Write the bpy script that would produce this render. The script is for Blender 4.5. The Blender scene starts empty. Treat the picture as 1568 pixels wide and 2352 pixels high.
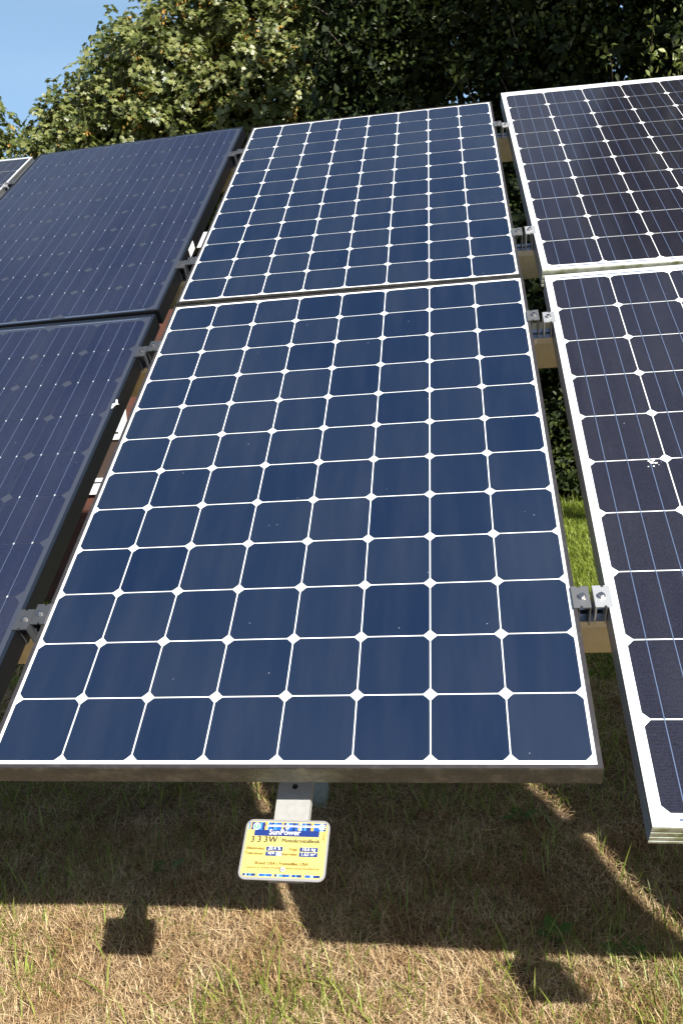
import bpy, math, random
import numpy as np
from mathutils import Vector, Matrix

R_ = math.radians
scene = bpy.context.scene
COL = scene.collection

# ------------------------------------------------------------------ camera
cam_d = bpy.data.cameras.new("camera")
cam_d.sensor_fit = 'VERTICAL'
cam_d.sensor_height = 22.3
cam_d.lens = 1879.886 / 2352.0 * 22.3
cam_d.clip_start = 0.05
cam_d.clip_end = 2000
cam = bpy.data.objects.new("camera", cam_d)
COL.objects.link(cam)
_rt = Vector((0.98834971, 0.13653104, -0.06726163))
_dn = Vector((-0.04549503, -0.15670517, -0.98659703))
_fw = Vector((-0.14524137, 0.97816295, -0.14866803))
cm = Matrix.Identity(4)
for i in range(3):
    cm[i][0] = _rt[i]; cm[i][1] = -_dn[i]; cm[i][2] = -_fw[i]
cm[0][3], cm[1][3], cm[2][3] = 0.83488, -1.25944, 1.46876
cam.matrix_world = cm
scene.camera = cam

# ------------------------------------------------------------------ light
SUN_AZ, SUN_EL = R_(43.3), R_(36.2)          # azimuth to the right of the panels' front
S = Vector((math.sin(SUN_AZ) * math.cos(SUN_EL), -math.cos(SUN_AZ) * math.cos(SUN_EL), math.sin(SUN_EL)))
world = bpy.data.worlds.new("World")
scene.world = world
world.use_nodes = True
wn = world.node_tree
bg = wn.nodes["Background"]
sky = wn.nodes.new("ShaderNodeTexSky")
sky.sky_type = 'NISHITA'
sky.sun_disc = False
sky.sun_elevation = SUN_EL
sky.sun_rotation = math.atan2(S.x, S.y)
sky.air_density = 1.0
sky.dust_density = 1.6
sky.ozone_density = 1.6
# faint high cirrus streaks
tc = wn.nodes.new("ShaderNodeTexCoord")
mp = wn.nodes.new("ShaderNodeMapping")
mp.inputs['Scale'].default_value = (1.2, 2.2, 6.0)
mp.inputs['Rotation'].default_value = (0.3, 0.5, 0.4)
nz = wn.nodes.new("ShaderNodeTexNoise")
nz.inputs['Scale'].default_value = 1.6
nz.inputs['Detail'].default_value = 6
rp = wn.nodes.new("ShaderNodeValToRGB")
rp.color_ramp.elements[0].position = 0.46
rp.color_ramp.elements[1].position = 0.85
rp.color_ramp.elements[1].color = (0.42, 0.42, 0.42, 1)
mx = wn.nodes.new("ShaderNodeMix"); mx.data_type = 'RGBA'
mx.inputs[7].default_value = (10., 11., 12., 1)
wn.links.new(tc.outputs['Generated'], mp.inputs[0]); wn.links.new(mp.outputs[0], nz.inputs['Vector'])
wn.links.new(nz.outputs[0], rp.inputs[0]); wn.links.new(rp.outputs[0], mx.inputs[0])
wn.links.new(sky.outputs[0], mx.inputs[6])
sx = wn.nodes.new("ShaderNodeSeparateXYZ"); wn.links.new(tc.outputs['Generated'], sx.inputs[0])
hr = wn.nodes.new("ShaderNodeMapRange"); hr.interpolation_type = 'SMOOTHSTEP'
for i_, v_ in ((1, .25), (2, .75), (3, .85), (4, 0.)): hr.inputs[i_].default_value = v_
wn.links.new(sx.outputs[2], hr.inputs[0])
mh = wn.nodes.new("ShaderNodeMix"); mh.data_type = 'RGBA'
mh.inputs[7].default_value = (3.6, 5.9, 8.8, 1)
wn.links.new(hr.outputs[0], mh.inputs[0]); wn.links.new(mx.outputs[2], mh.inputs[6]); wn.links.new(mh.outputs[2], bg.inputs[0])
bg.inputs[1].default_value = 0.051
sun_d = bpy.data.lights.new("sun", 'SUN')
sun_d.energy = 5.0
sun_d.angle = R_(0.53)
sun_d.color = (1.0, 0.955, 0.88)
sun = bpy.data.objects.new("sun", sun_d)
COL.objects.link(sun)
sun.rotation_euler = S.to_track_quat('Z', 'Y').to_euler()
sun.location = S * 30
vs = scene.view_settings
vs.view_transform = 'Standard'; vs.look = 'None'; vs.gamma = 1.0; vs.use_curve_mapping = False
vs.exposure = 1.15

# ------------------------------------------------------------------ helpers
def tag(o, label=None, cat=None, group=None, kind=None):
    if label: o['label'] = label
    if cat: o['category'] = cat
    if group: o['group'] = group
    if kind: o['kind'] = kind
    return o

def empty(name, mat4, label, cat, group=None):
    o = bpy.data.objects.new(name, None)
    o.empty_display_size = 0.05
    COL.objects.link(o)
    o.matrix_world = mat4
    return tag(o, label, cat, group)

class MB:
    """collects polygons with a material slot each; builds ONE mesh"""
    def __init__(s): s.v = []; s.f = []; s.m = []; s.sm = []
    def vert(s, p): s.v.append(tuple(p)); return len(s.v) - 1
    def face(s, pts, m=0, smooth=False):
        b = len(s.v); s.v += [tuple(p) for p in pts]
        s.f.append(tuple(range(b, b + len(pts)))); s.m.append(m); s.sm.append(smooth)
    def box(s, lo, hi, m=0, M=None):
        x0, y0, z0 = lo; x1, y1, z1 = hi
        P = [Vector(p) for p in ((x0,y0,z0),(x1,y0,z0),(x1,y1,z0),(x0,y1,z0),(x0,y0,z1),(x1,y0,z1),(x1,y1,z1),(x0,y1,z1))]
        if M: P = [M @ p for p in P]
        b = len(s.v); s.v += [tuple(p) for p in P]
        for q in ((3,2,1,0),(4,5,6,7),(0,1,5,4),(1,2,6,5),(2,3,7,6),(3,0,4,7)):
            s.f.append(tuple(b + i for i in q)); s.m.append(m); s.sm.append(False)
    def prism(s, outline, z0, z1, m=0, M=None, side_m=None):
        side_m = m if side_m is None else side_m
        T = (lambda p: M @ Vector(p)) if M else (lambda p: Vector(p))
        n = len(outline)
        s.face([T((x, y, z1)) for x, y in outline], m)
        s.face([T((x, y, z0)) for x, y in reversed(outline)], m)
        for i in range(n):
            a, b = outline[i], outline[(i + 1) % n]
            s.face([T((a[0],a[1],z0)), T((b[0],b[1],z0)), T((b[0],b[1],z1)), T((a[0],a[1],z1))], side_m)
    def tube(s, pts, rads, seg=8, m=0):
        rings = []
        for i, p in enumerate(pts):
            p = Vector(p)
            d = (Vector(pts[min(i+1, len(pts)-1)]) - Vector(pts[max(i-1, 0)])).normalized()
            a = d.orthogonal().normalized() if abs(d.z) > .9 else d.cross(Vector((0,0,1))).normalized()
            b = d.cross(a).normalized()
            r0 = len(s.v)
            for k in range(seg):
                t = 2 * math.pi * k / seg
                s.v.append(tuple(p + (a * math.cos(t) + b * math.sin(t)) * rads[i]))
            rings.append(r0)
        for r0, r1 in zip(rings, rings[1:]):
            for k in range(seg):
                k2 = (k + 1) % seg
                s.f.append((r0 + k, r0 + k2, r1 + k2, r1 + k)); s.m.append(m); s.sm.append(True)
        s.f.append(tuple(rings[-1] + k for k in range(seg))); s.m.append(m); s.sm.append(False)
    def mesh(s, name, mats):
        me = bpy.data.meshes.new(name)
        me.from_pydata(s.v, [], s.f)
        me.polygons.foreach_set('material_index', s.m)
        me.polygons.foreach_set('use_smooth', s.sm)
        for m in mats: me.materials.append(m)
        me.update()
        return me
    def build(s, name, mats, parent=None):
        o = bpy.data.objects.new(name, s.mesh(name, mats if isinstance(mats, (list, tuple)) else [mats]))
        COL.objects.link(o)
        if parent is not None: o.parent = parent
        return o

def copy_tree(o, parent=None):
    c = o.copy(); COL.objects.link(c); c.parent = parent
    for ch in list(o.children): copy_tree(ch, c)
    return c

# ------------------------------------------------------------------ materials
def new_mat(name):
    m = bpy.data.materials.new(name); m.use_nodes = True
    nt = m.node_tree
    return m, nt, nt.nodes["Principled BSDF"]

def N(nt, kind, **kw):
    n = nt.nodes.new(kind)
    for k, v in kw.items():
        if k in n.inputs: n.inputs[k].default_value = v
        else: setattr(n, k, v)
    return n

def mat_simple(name, c, rough=.5, metal=0., spec=.5, var=.0, vscale=8., bump=0., bscale=60., c2=None, cover=.5, coord='Object'):
    m, nt, p = new_mat(name)
    p.inputs['Roughness'].default_value = rough
    p.inputs['Metallic'].default_value = metal
    p.inputs['Specular IOR Level'].default_value = spec
    L = nt.links
    if var or c2:
        tcn = N(nt, 'ShaderNodeTexCoord')
        n1 = N(nt, 'ShaderNodeTexNoise', Scale=vscale, Detail=8., Roughness=.65)
        L.new(tcn.outputs[coord], n1.inputs['Vector'])
        r = N(nt, 'ShaderNodeValToRGB')
        w = .12
        r.color_ramp.elements[0].position = max(0, cover - w); r.color_ramp.elements[1].position = min(1, cover + w)
        L.new(n1.outputs[0], r.inputs[0])
        mixn = N(nt, 'ShaderNodeMix'); mixn.data_type = 'RGBA'
        mixn.inputs[6].default_value = (*c, 1)
        cc = c2 if c2 else tuple(x * (1 - var) for x in c)
        mixn.inputs[7].default_value = (*cc, 1)
        L.new(r.outputs[0], mixn.inputs[0]); L.new(mixn.outputs[2], p.inputs['Base Color'])
    else:
        p.inputs['Base Color'].default_value = (*c, 1)
    if bump:
        tcb = N(nt, 'ShaderNodeTexCoord')
        nb = N(nt, 'ShaderNodeTexNoise', Scale=bscale, Detail=4.)
        L.new(tcb.outputs[coord], nb.inputs['Vector'])
        b = N(nt, 'ShaderNodeBump', Strength=bump, Distance=.002)
        L.new(nb.outputs[0], b.inputs['Height']); L.new(b.outputs[0], p.inputs['Normal'])
    return m

def mat_cell(name, c, c2, finger=0., rough=.09, spec=.95, fcol=(.032, .032, .036)):
    """silicon cell under glass: tint per cell, dust flecks, optional printed finger lines"""
    m, nt, p = new_mat(name); L = nt.links
    at = N(nt, 'ShaderNodeAttribute', attribute_name='cell_tint')
    mixn = N(nt, 'ShaderNodeMix'); mixn.data_type = 'RGBA'
    mixn.inputs[6].default_value = (*c, 1); mixn.inputs[7].default_value = (*c2, 1)
    L.new(at.outputs['Fac'], mixn.inputs[0])
    out = mixn.outputs[2]
    tcn = N(nt, 'ShaderNodeTexCoord')
    if finger:
        sep = N(nt, 'ShaderNodeSeparateXYZ'); L.new(tcn.outputs['Object'], sep.inputs[0])
        fr = N(nt, 'ShaderNodeMath', operation='MULTIPLY'); fr.inputs[1].default_value = 1 / .0024
        L.new(sep.outputs[1], fr.inputs[0])
        f2 = N(nt, 'ShaderNodeMath', operation='FRACT'); L.new(fr.outputs[0], f2.inputs[0])
        f3 = N(nt, 'ShaderNodeMath', operation='LESS_THAN'); f3.inputs[1].default_value = finger
        L.new(f2.outputs[0], f3.inputs[0])
        gn = N(nt, 'ShaderNodeTexNoise', Scale=420., Detail=2.); L.new(tcn.outputs['Object'], gn.inputs['Vector'])
        gr = N(nt, 'ShaderNodeMapRange'); L.new(gn.outputs[0], gr.inputs[0])
        gr.inputs[1].default_value = .35; gr.inputs[2].default_value = .68; gr.inputs[3].default_value = .35; gr.inputs[4].default_value = 2.1
        gm_ = N(nt, 'ShaderNodeVectorMath', operation='SCALE'); L.new(out, gm_.inputs[0]); L.new(gr.outputs[0], gm_.inputs[3]); out = gm_.outputs[0]
        m2 = N(nt, 'ShaderNodeMix'); m2.data_type = 'RGBA'; m2.inputs[7].default_value = (*fcol, 1)
        L.new(f3.outputs[0], m2.inputs[0]); L.new(out, m2.inputs[6]); out = m2.outputs[2]
    # fine dust specks and streaks that ran down the glass
    vo = N(nt, 'ShaderNodeTexVoronoi', Scale=55.); L.new(tcn.outputs['Object'], vo.inputs['Vector'])
    vo.inputs['Randomness'].default_value = 1.0
    lt = N(nt, 'ShaderNodeMath', operation='LESS_THAN'); lt.inputs[1].default_value = .055
    L.new(vo.outputs['Distance'], lt.inputs[0])
    wn1 = N(nt, 'ShaderNodeSeparateColor'); L.new(vo.outputs['Color'], wn1.inputs[0])
    g = N(nt, 'ShaderNodeMath', operation='GREATER_THAN'); g.inputs[1].default_value = .94
    L.new(wn1.outputs[0], g.inputs[0])
    mm = N(nt, 'ShaderNodeMath', operation='MULTIPLY'); L.new(lt.outputs[0], mm.inputs[0]); L.new(g.outputs[0], mm.inputs[1])
    m3 = N(nt, 'ShaderNodeMix'); m3.data_type = 'RGBA'; m3.inputs[7].default_value = (.30, .31, .33, 1)
    L.new(mm.outputs[0], m3.inputs[0]); L.new(out, m3.inputs[6]); out = m3.outputs[2]
    mpn = N(nt, 'ShaderNodeMapping'); mpn.inputs['Scale'].default_value = (14., 2.2, 1.)
    L.new(tcn.outputs['Object'], mpn.inputs[0])
    n1 = N(nt, 'ShaderNodeTexNoise', Scale=1., Detail=5., Roughness=.6); L.new(mpn.outputs[0], n1.inputs['Vector'])
    r1 = N(nt, 'ShaderNodeMapRange'); L.new(n1.outputs[0], r1.inputs[0])
    r1.inputs[1].default_value = .42; r1.inputs[2].default_value = .78; r1.inputs[3].default_value = 0.; r1.inputs[4].default_value = .022
    m4 = N(nt, 'ShaderNodeMix'); m4.data_type = 'RGBA'; m4.inputs[7].default_value = (.33, .33, .32, 1)
    L.new(r1.outputs[0], m4.inputs[0]); L.new(out, m4.inputs[6]); out = m4.outputs[2]
    L.new(out, p.inputs['Base Color'])
    r2 = N(nt, 'ShaderNodeMapRange'); L.new(n1.outputs[0], r2.inputs[0])
    r2.inputs[3].default_value = rough * .8; r2.inputs[4].default_value = rough * 1.6
    L.new(r2.outputs[0], p.inputs['Roughness'])
    p.inputs['Specular IOR Level'].default_value = spec
    return m

def mat_leaf(name, ca, cb, cc=None, trans=.35, rough=.45, spec=.4, tcol=None, patch=None):
    """leaf: colour differs leaf by leaf; light shines partly through"""
    m, nt, p = new_mat(name); L = nt.links
    geo = N(nt, 'ShaderNodeNewGeometry')
    r = N(nt, 'ShaderNodeValToRGB')
    r.color_ramp.elements[0].color = (*ca, 1); r.color_ramp.elements[1].color = (*cb, 1)
    if cc:
        e = r.color_ramp.elements.new(.5); e.color = (*cc, 1)
    L.new(geo.outputs['Random Per Island'], r.inputs[0])
    col = r.outputs[0]
    if patch:                                    # whole patches of ground differ in colour
        tcp = N(nt, 'ShaderNodeTexCoord'); pn = N(nt, 'ShaderNodeTexNoise', Scale=5.5, Detail=4., Roughness=.6); L.new(tcp.outputs['Object'], pn.inputs['Vector'])
        pr = N(nt, 'ShaderNodeMapRange'); pr.inputs[1].default_value = .42; pr.inputs[2].default_value = .64; L.new(pn.outputs[0], pr.inputs[0])
        pm = N(nt, 'ShaderNodeMix'); pm.data_type = 'RGBA'; pm.blend_type = 'MULTIPLY'; pm.inputs[7].default_value = (*patch, 1)
        L.new(pr.outputs[0], pm.inputs[0]); L.new(col, pm.inputs[6]); col = pm.outputs[2]
    L.new(col, p.inputs['Base Color'])
    p.inputs['Roughness'].default_value = rough
    p.inputs['Specular IOR Level'].default_value = spec
    tr = N(nt, 'ShaderNodeBsdfTranslucent')
    if tcol:
        tr.inputs[0].default_value = (*tcol, 1)
    else:
        L.new(col, tr.inputs[0])
    ms = N(nt, 'ShaderNodeMixShader'); ms.inputs[0].default_value = trans
    out = nt.nodes['Material Output']
    L.new(p.outputs[0], ms.inputs[1]); L.new(tr.outputs[0], ms.inputs[2]); L.new(ms.outputs[0], out.inputs[0])
    return m

M_back_white = mat_simple('white_backsheet', (.84, .85, .84), rough=.12, spec=.5)
M_back_black = mat_simple('charcoal_backsheet', (.036, .042, .060), rough=.13, spec=.5)
M_cell_blue = mat_cell('back_contact_cell', (.0046, .0122, .0345), (.0098, .0182, .0400))
M_cell_violet = mat_cell('busbar_cell', (.0066, .0066, .0150), (.0092, .0088, .0165), finger=.18)
M_cell_black = mat_cell('dark_busbar_cell', (.0050, .0082, .0285), (.0070, .0096, .0285), finger=.18, fcol=(.032, .038, .05), spec=.95)
M_bus_pale = mat_simple('busbar_ribbon', (.13, .18, .29), rough=.3, metal=.3)
M_bus_dim = mat_simple('tinned_ribbon', (.10, .135, .21), rough=.3, metal=.3)
M_dot = mat_simple('solder_dot', (.5, .53, .58), rough=.3)
M_fr_bronze = mat_simple('dark_anodised_frame', (.060, .055, .058), rough=.38, metal=.55, c2=(.10, .095, .09), vscale=40, cover=.62, bump=.05)
M_fr_dirty = mat_simple('weathered_frame_front', (.052, .052, .045), rough=.40, metal=.45, c2=(.135, .13, .105), vscale=38, cover=.60, bump=.5, bscale=160)
M_fr_black = mat_simple('black_frame', (.006, .0065, .008), rough=.4, metal=.1, spec=.3)
M_fr_black_lip = mat_simple('black_frame_lip', (.014, .020, .030), rough=.3, metal=.3)
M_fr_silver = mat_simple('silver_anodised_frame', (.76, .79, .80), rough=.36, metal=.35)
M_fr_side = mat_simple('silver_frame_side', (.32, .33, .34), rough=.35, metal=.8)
M_fr_moss = mat_simple('mossy_frame_front', (.50, .52, .42), rough=.5, metal=.4, c2=(.16, .17, .035), vscale=30, cover=.55, bump=.3)
M_zinc = mat_simple('galvanised_beam', (.66, .63, .50), rough=.36, metal=.4, c2=(.55, .52, .38), vscale=12, cover=.5, bump=.12, bscale=25)  # olive-tan of the reflected lawn is mixed into the base colour
M_alu = mat_simple('mill_aluminium', (.62, .64, .67), rough=.34, metal=.85)
M_alu_dark = mat_simple('grey_clamp_metal', (.17, .175, .18), rough=.42, metal=.6)
M_alu_light = mat_simple('bright_clamp_metal', (.48, .49, .50), rough=.4, metal=.6)
M_alu_black = mat_simple('dark_clamp_metal', (.075, .08, .088), rough=.4, metal=.5)
M_steel = mat_simple('stainless_bolt', (.62, .58, .55), rough=.22, metal=1.)
M_bar = mat_simple('painted_grey_bar', (.31, .305, .29), rough=.55, spec=.3, var=.12, vscale=60, bump=.15, bscale=300)
M_screw = mat_simple('screw_metal', (.42, .42, .42), rough=.5, metal=.2)
M_hole = mat_simple('hole_dark', (.01, .01, .01), rough=.9)
M_post = mat_simple('concrete_grey_post', (.30, .30, .26), rough=.8, var=.3, vscale=20, bump=.3)

# panel plane frame: origin at the lower left cell corner of the middle lower panel
TILT, HGT = R_(35), 0.8635
PLANE = Matrix.Translation((0, 0, HGT)) @ Matrix.Rotation(TILT, 4, 'X')

# ------------------------------------------------------------------ solar panels
def octagon(cx, cy, a, cut, arc):
    h = a / 2; pts = []
    for sx, sy, a0 in ((1, 1, 0), (-1, 1, 90), (-1, -1, 180), (1, -1, 270)):
        if arc:
            r = math.hypot(h, h - cut)
            t0 = math.atan2(h - cut, h)
            for k in range(4):
                t = t0 + (math.pi / 2 - 2 * t0) * k / 3
                x, y = math.cos(t) * r, math.sin(t) * r
                q = R_(a0)
                pts.append((cx + x * math.cos(q) - y * math.sin(q), cy + x * math.sin(q) + y * math.cos(q)))
        else:
            for x, y in ((h, h - cut), (h - cut, h)):
                q = R_(a0)
                pts.append((cx + x * math.cos(q) - y * math.sin(q), cy + x * math.sin(q) + y * math.cos(q)))
    return pts

def ring(mb, w, h, profile):
    """sweeps a profile [(inset from the outer edge, z, material), ...] round a w x h rectangle with mitred corners"""
    def corners(d):
        return [(-w/2 + d, -h/2 + d), (w/2 - d, -h/2 + d), (w/2 - d, h/2 - d), (-w/2 + d, h/2 - d)]
    for (d0, z0, m0), (d1, z1, m1) in zip(profile, profile[1:]):
        A, B = corners(d0), corners(d1)
        for k in range(4):
            k2 = (k + 1) % 4
            mm = m0[k] if isinstance(m0, (tuple, list)) else m0
            mb.face([(*A[k], z0), (*A[k2], z0), (*B[k2], z1), (*B[k], z1)], mm)

def laminate(W, H, lip, nx, ny, pitch_x, pitch_y, cell_gap, cut, arc, ox, oy, mats, bus=0, busw=.0018, dots=False, seed=1):
    """glass face: back sheet, cells, ribbons. ox, oy = lower left grid corner from the panel centre"""
    rnd = random.Random(seed)
    mb = MB(); tint = []
    mb.face([(-W/2+lip, -H/2+lip, 0), (W/2-lip, -H/2+lip, 0), (W/2-lip, H/2-lip, 0), (-W/2+lip, H/2-lip, 0)], 0); tint.append(0)
    for j in range(ny):
        for i in range(nx):
            cx, cy = ox + (i + .5) * pitch_x, oy + (j + .5) * pitch_y
            sx = (pitch_x - cell_gap) ; sy = (pitch_y - cell_gap)
            pts = octagon(0, 0, 1, cut / pitch_x, arc)
            mb.face([(cx + x * sx, cy + y * sy, .0006) for x, y in pts], 1)
            tint.append(rnd.random())
    for i in range(nx if bus else 0):
        for k in range(bus):
            x = ox + (i + (k + .5) / bus * .86 + .07) * pitch_x
            mb.face([(x - busw/2, oy + .002, .0011), (x + busw/2, oy + .002, .0011), (x + busw/2, oy + ny*pitch_y - .002, .0011), (x - busw/2, oy + ny*pitch_y - .002, .0011)], 2); tint.append(0)
            if dots:
                for j in range(1, ny):
                    y = oy + j * pitch_y
                    mb.face([(x-.0015, y-.0025, .0015), (x+.0015, y-.0025, .0015), (x+.0015, y+.0025, .0015), (x-.0015, y+.0025, .0015)], 3); tint.append(0)
    if bus:   # cross ribbons at the two ends
        for y in (oy - .010, oy + ny * pitch_y + .010):
            for i in range(0, nx, 2):
                a, b = ox + (i + .15) * pitch_x, ox + (i + 1.85 if i + 2 <= nx else i + .85) * pitch_x
                mb.face([(a, y-.0025, .0011), (b, y-.0025, .0011), (b, y+.0025, .0011), (a, y+.0025, .0011)], 2); tint.append(0)
    me = mb.mesh('glass_face', mats)
    at = me.attributes.new('cell_tint', 'FLOAT', 'FACE')
    at.data.foreach_set('value', tint)
    return me

def panel_matrix(cx, cy, v):
    r = Vector(v[3:6]); ang = r.length
    rot = Matrix.Rotation(ang, 4, r.normalized()) if ang > 1e-9 else Matrix.Identity(4)
    return PLANE @ Matrix.Translation((cx + v[0], cy + v[1], v[2])) @ rot

# nominal centre and outer size in the rack plane, then how each panel really sits (mm shifts, fractions of a degree)
PANELS = {
 'ml': (0.51, 0.765, 1.046, 1.559, [-0.0, -0.0015, 0.0017, 0.0125, -0.0024, -0.003, 0.0125, -0.0049]),
 'mu': (0.51, 2.3337, 1.046, 1.559, [0.0029, 0.0015, 0.0034, -0.0078, 0.0049, 0.0, 0.0075, 0.0001]),
 'rl': (1.592, 0.7165, 1.0, 1.671, [0.0, 0.0018, -0.0041, 0.0044, 0.0007, -0.007, -0.0100, -0.0067]),
 'ru': (1.592, 2.418, 1.0, 1.688, [-0.0086, -0.0084, -0.0156, -0.0175, 0.0218, 0.0063, -0.0201, -0.0011]),
 'll': (-0.5595, 0.6975, 0.991, 1.635, [-0.0025, -0.0034, -0.0022, 0.0039, -0.0045, 0.004, -0.0062, -0.0002]),
 'lu': (-0.5575, 2.34, 0.995, 1.62, [-0.0006, -0.0037, -0.0042, -0.0067, -0.0174, -0.0021, -0.0047, 0.0008]),
 'fu': (-1.606, 2.35, 0.988, 1.64, [0.0076, -0.005, -0.0101, -0.0183, 0.0096, -0.0063, 0.0019, -0.0031]),
 'rr': (2.655, 0.7165, 1.0, 1.671, [0, 0, 0, 0, 0, 0, 0, 0]),
}

def make_panel(key, label, style, seed):
    cx, cy, W, H, v = PANELS[key]
    W *= 1 + v[6]; H *= 1 + v[7]
    root = empty('solar_panel', panel_matrix(cx, cy, v), label, 'solar panel', 'solar panels on the tilted rack')
    fb = MB()
    if style == 'bronze':
        lip = .0085
        prof = [(.028, -.046, 0), (0, -.046, (1, 0, 0, 0)), (0, -.001, (1, 0, 0, 0)), (.0012, .0022, 0), (lip - .001, .0022, 0), (lip, .0002, 0)]
        ring(fb, W, H, prof)
        frame = fb.build('frame', [M_fr_bronze, M_fr_dirty], root)
        p = .1275
        sx, sy = 1 + v[6], 1 + v[7]
        me = laminate(W, H, lip - .002, 8, 12, p * sx, p * sy, .0024, .0115, True, -4 * p * sx, (-.0005 if key == 'ml' else 0) - 6 * p * sy, [M_back_white, M_cell_blue], seed=seed)
    elif style == 'silver':
        lip = .011
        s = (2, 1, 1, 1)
        prof = [(.03, -.050, 0), (0, -.050, s), (0, -.044, s), (.0015, -.043, s), (.0015, -.040, s), (0, -.039, s), (0, -.031, s), (.0015, -.030, s), (.0015, -.027, s), (0, -.026, s),
                (0, -.016, s), (.0015, -.015, s), (.0015, -.012, s), (0, -.011, s), (0, -.001, s), (.001, .0022, 0), (lip - .0008, .0022, 0), (lip, .0002, 0)]
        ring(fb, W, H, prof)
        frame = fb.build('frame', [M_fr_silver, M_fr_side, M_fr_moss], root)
        p = .1610
        me = laminate(W, H, lip - .002, 6, 10, p, p, .0026, .0118, False, -W/2 + .0185, -H/2 + (.0225 if key != 'ru' else .032), [M_back_white, M_cell_violet, M_bus_pale], bus=3, busw=.0014, seed=seed)
    else:
        lip = .011
        prof = [(.03, -.046, 0), (0, -.046, 0), (0, -.0035, 0), (.001, .0022, 1), (lip * .55, .0022, 1), (lip * .55, .0014, 1), (lip - .001, .0014, 1), (lip, .0002, 0)]
        ring(fb, W, H, prof)
        frame = fb.build('frame', [M_fr_black, M_fr_black_lip], root)
        p = .1575
        me = laminate(W, H, lip - .002, 6, 10, p, p, .0016, .0155, False, -3 * p - .002, -5 * p, [M_back_black, M_cell_black, M_bus_dim, M_dot], bus=3, busw=.0014, dots=True, seed=seed)
    g = bpy.data.objects.new('glass_face', me); COL.objects.link(g); g.parent = root
    return root, W, H

P_ml, _, _ = make_panel('ml', 'lower dark-framed panel of blue octagonal cells, above the yellow sign', 'bronze', 3)
P_mu, _, _ = make_panel('mu', 'upper dark-framed panel of blue octagonal cells on white, top middle of the rack', 'bronze', 5)
P_rl, Wrl, Hrl = make_panel('rl', 'lower silver-framed panel with a white splat, lowest right of the rack', 'silver', 7)
P_ru, _, _ = make_panel('ru', 'upper silver-framed panel with a dark tree reflected in its glass', 'silver', 9)
P_ll, Wll, Hll = make_panel('ll', 'lower all-black panel with visible fine grid lines and a dropping on its frame', 'black', 11)
P_lu, Wlu, Hlu = make_panel('lu', 'upper all-black panel with grey diamonds and a white sticker on its side', 'black', 13)
P_fu, _, _ = make_panel('fu', 'silver-framed panel corner at the far left edge under the sky', 'silver', 15)
P_rr, _, _ = make_panel('rr', 'silver-framed panel beyond the right edge that throws the right-hand shadow', 'silver', 17)

# sticker on the upper black panel's side, droppings on the lower ones
mb = MB(); mb.box((Wlu/2 + .0004, -.385, -.036), (Wlu/2 + .0012, -.315, -.008), 0)
mb.box((Wlu/2 + .0012, -.372, -.030), (Wlu/2 + .0016, -.330, -.016), 1)
mb.build('sticker', [mat_simple('sticker_white', (.82, .80, .78), rough=.5), mat_simple('sticker_print', (.55, .50, .48), rough=.6)], P_lu)
M_drop = mat_simple('dropping_white', (.78, .78, .72), rough=.8, var=.3, vscale=200)
rnd = random.Random(5)
mb = MB()
pts = [(.010, .045, .003), (.014, .030, .004), (.006, .018, .003), (.003, .002, -.008), (.003, -.02, -.016), (.003, -.035, -.026)]
mb.tube([(Wll/2 - .012 + a, .325 + b, c) for a, b, c in pts], [.003, .0035, .003, .003, .0025, .001], 6)
mb.tube([(Wll/2 - .008, .350, .003), (Wll/2 + .002, .352, .004), (Wll/2 + .004, .36, -.004)], [.003, .0022, .002], 6)
mb.build('bird_dropping', M_drop, P_ll)
mb = MB()
for k in range(26):
    a, r = rnd.uniform(0, 6.28), abs(rnd.gauss(0, .007))
    x, y, q = math.cos(a) * r * 1.3, math.sin(a) * r, rnd.uniform(.0008, .0026)
    mb.face([(-.347 + x + q * math.cos(t) * rnd.uniform(.6, 1.5), -.016 + y + q * math.sin(t), .0016 + k * 2e-5) for t in (0, 1.05, 2.1, 3.14, 4.2, 5.2)], 0)
mb.build('bird_dropping', M_drop, P_rl)

# ------------------------------------------------------------------ rack: rails, rafters, posts
RAILS = (0.330, 1.315, 1.832, 2.822)
def on_plane(x, y, z): return PLANE @ Matrix.Translation((x, y, z))
rail_words = ('lowest galvanised rail, behind the lower clamps', 'second galvanised rail from the bottom of the rack', 'third galvanised rail from the bottom of the rack', 'topmost galvanised rail, near the upper ends of the panels')
x0, x1 = -2.15, 3.2
for y, w in zip(RAILS, rail_words):
    root = empty('mounting_rail', on_plane(0, y, 0), w, 'rail', 'galvanised rails across the rack')
    mb = MB()
    zt, zb = -.0660, -.1480
    mb.box((x0, -.0160, zb), (x1, -.0130, zt))                       # face towards the lawn
    mb.box((x0, -.0129, zb), (x1, .0400, zb + .003)); mb.box((x0, -.0129, zt - .003), (x1, .0400, zt))
    mb.build('beam', M_zinc, root)
    mb = MB()
    zc = -.0655
    mb.box((x0, -.0180, zc), (x1, .0300, zc + .0025))
    mb.box((x0, -.0180, zc + .0026), (x1, -.0150, -.0500)); mb.box((x0, .0270, zc + .0026), (x1, .0300, -.0500))
    mb.box((x0, -.0180, -.0499), (x1, .0010, -.0475)); mb.box((x0, .0110, -.0499), (x1, .0300, -.0475))
    mb.build('slotted_channel', M_alu, root)

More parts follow.
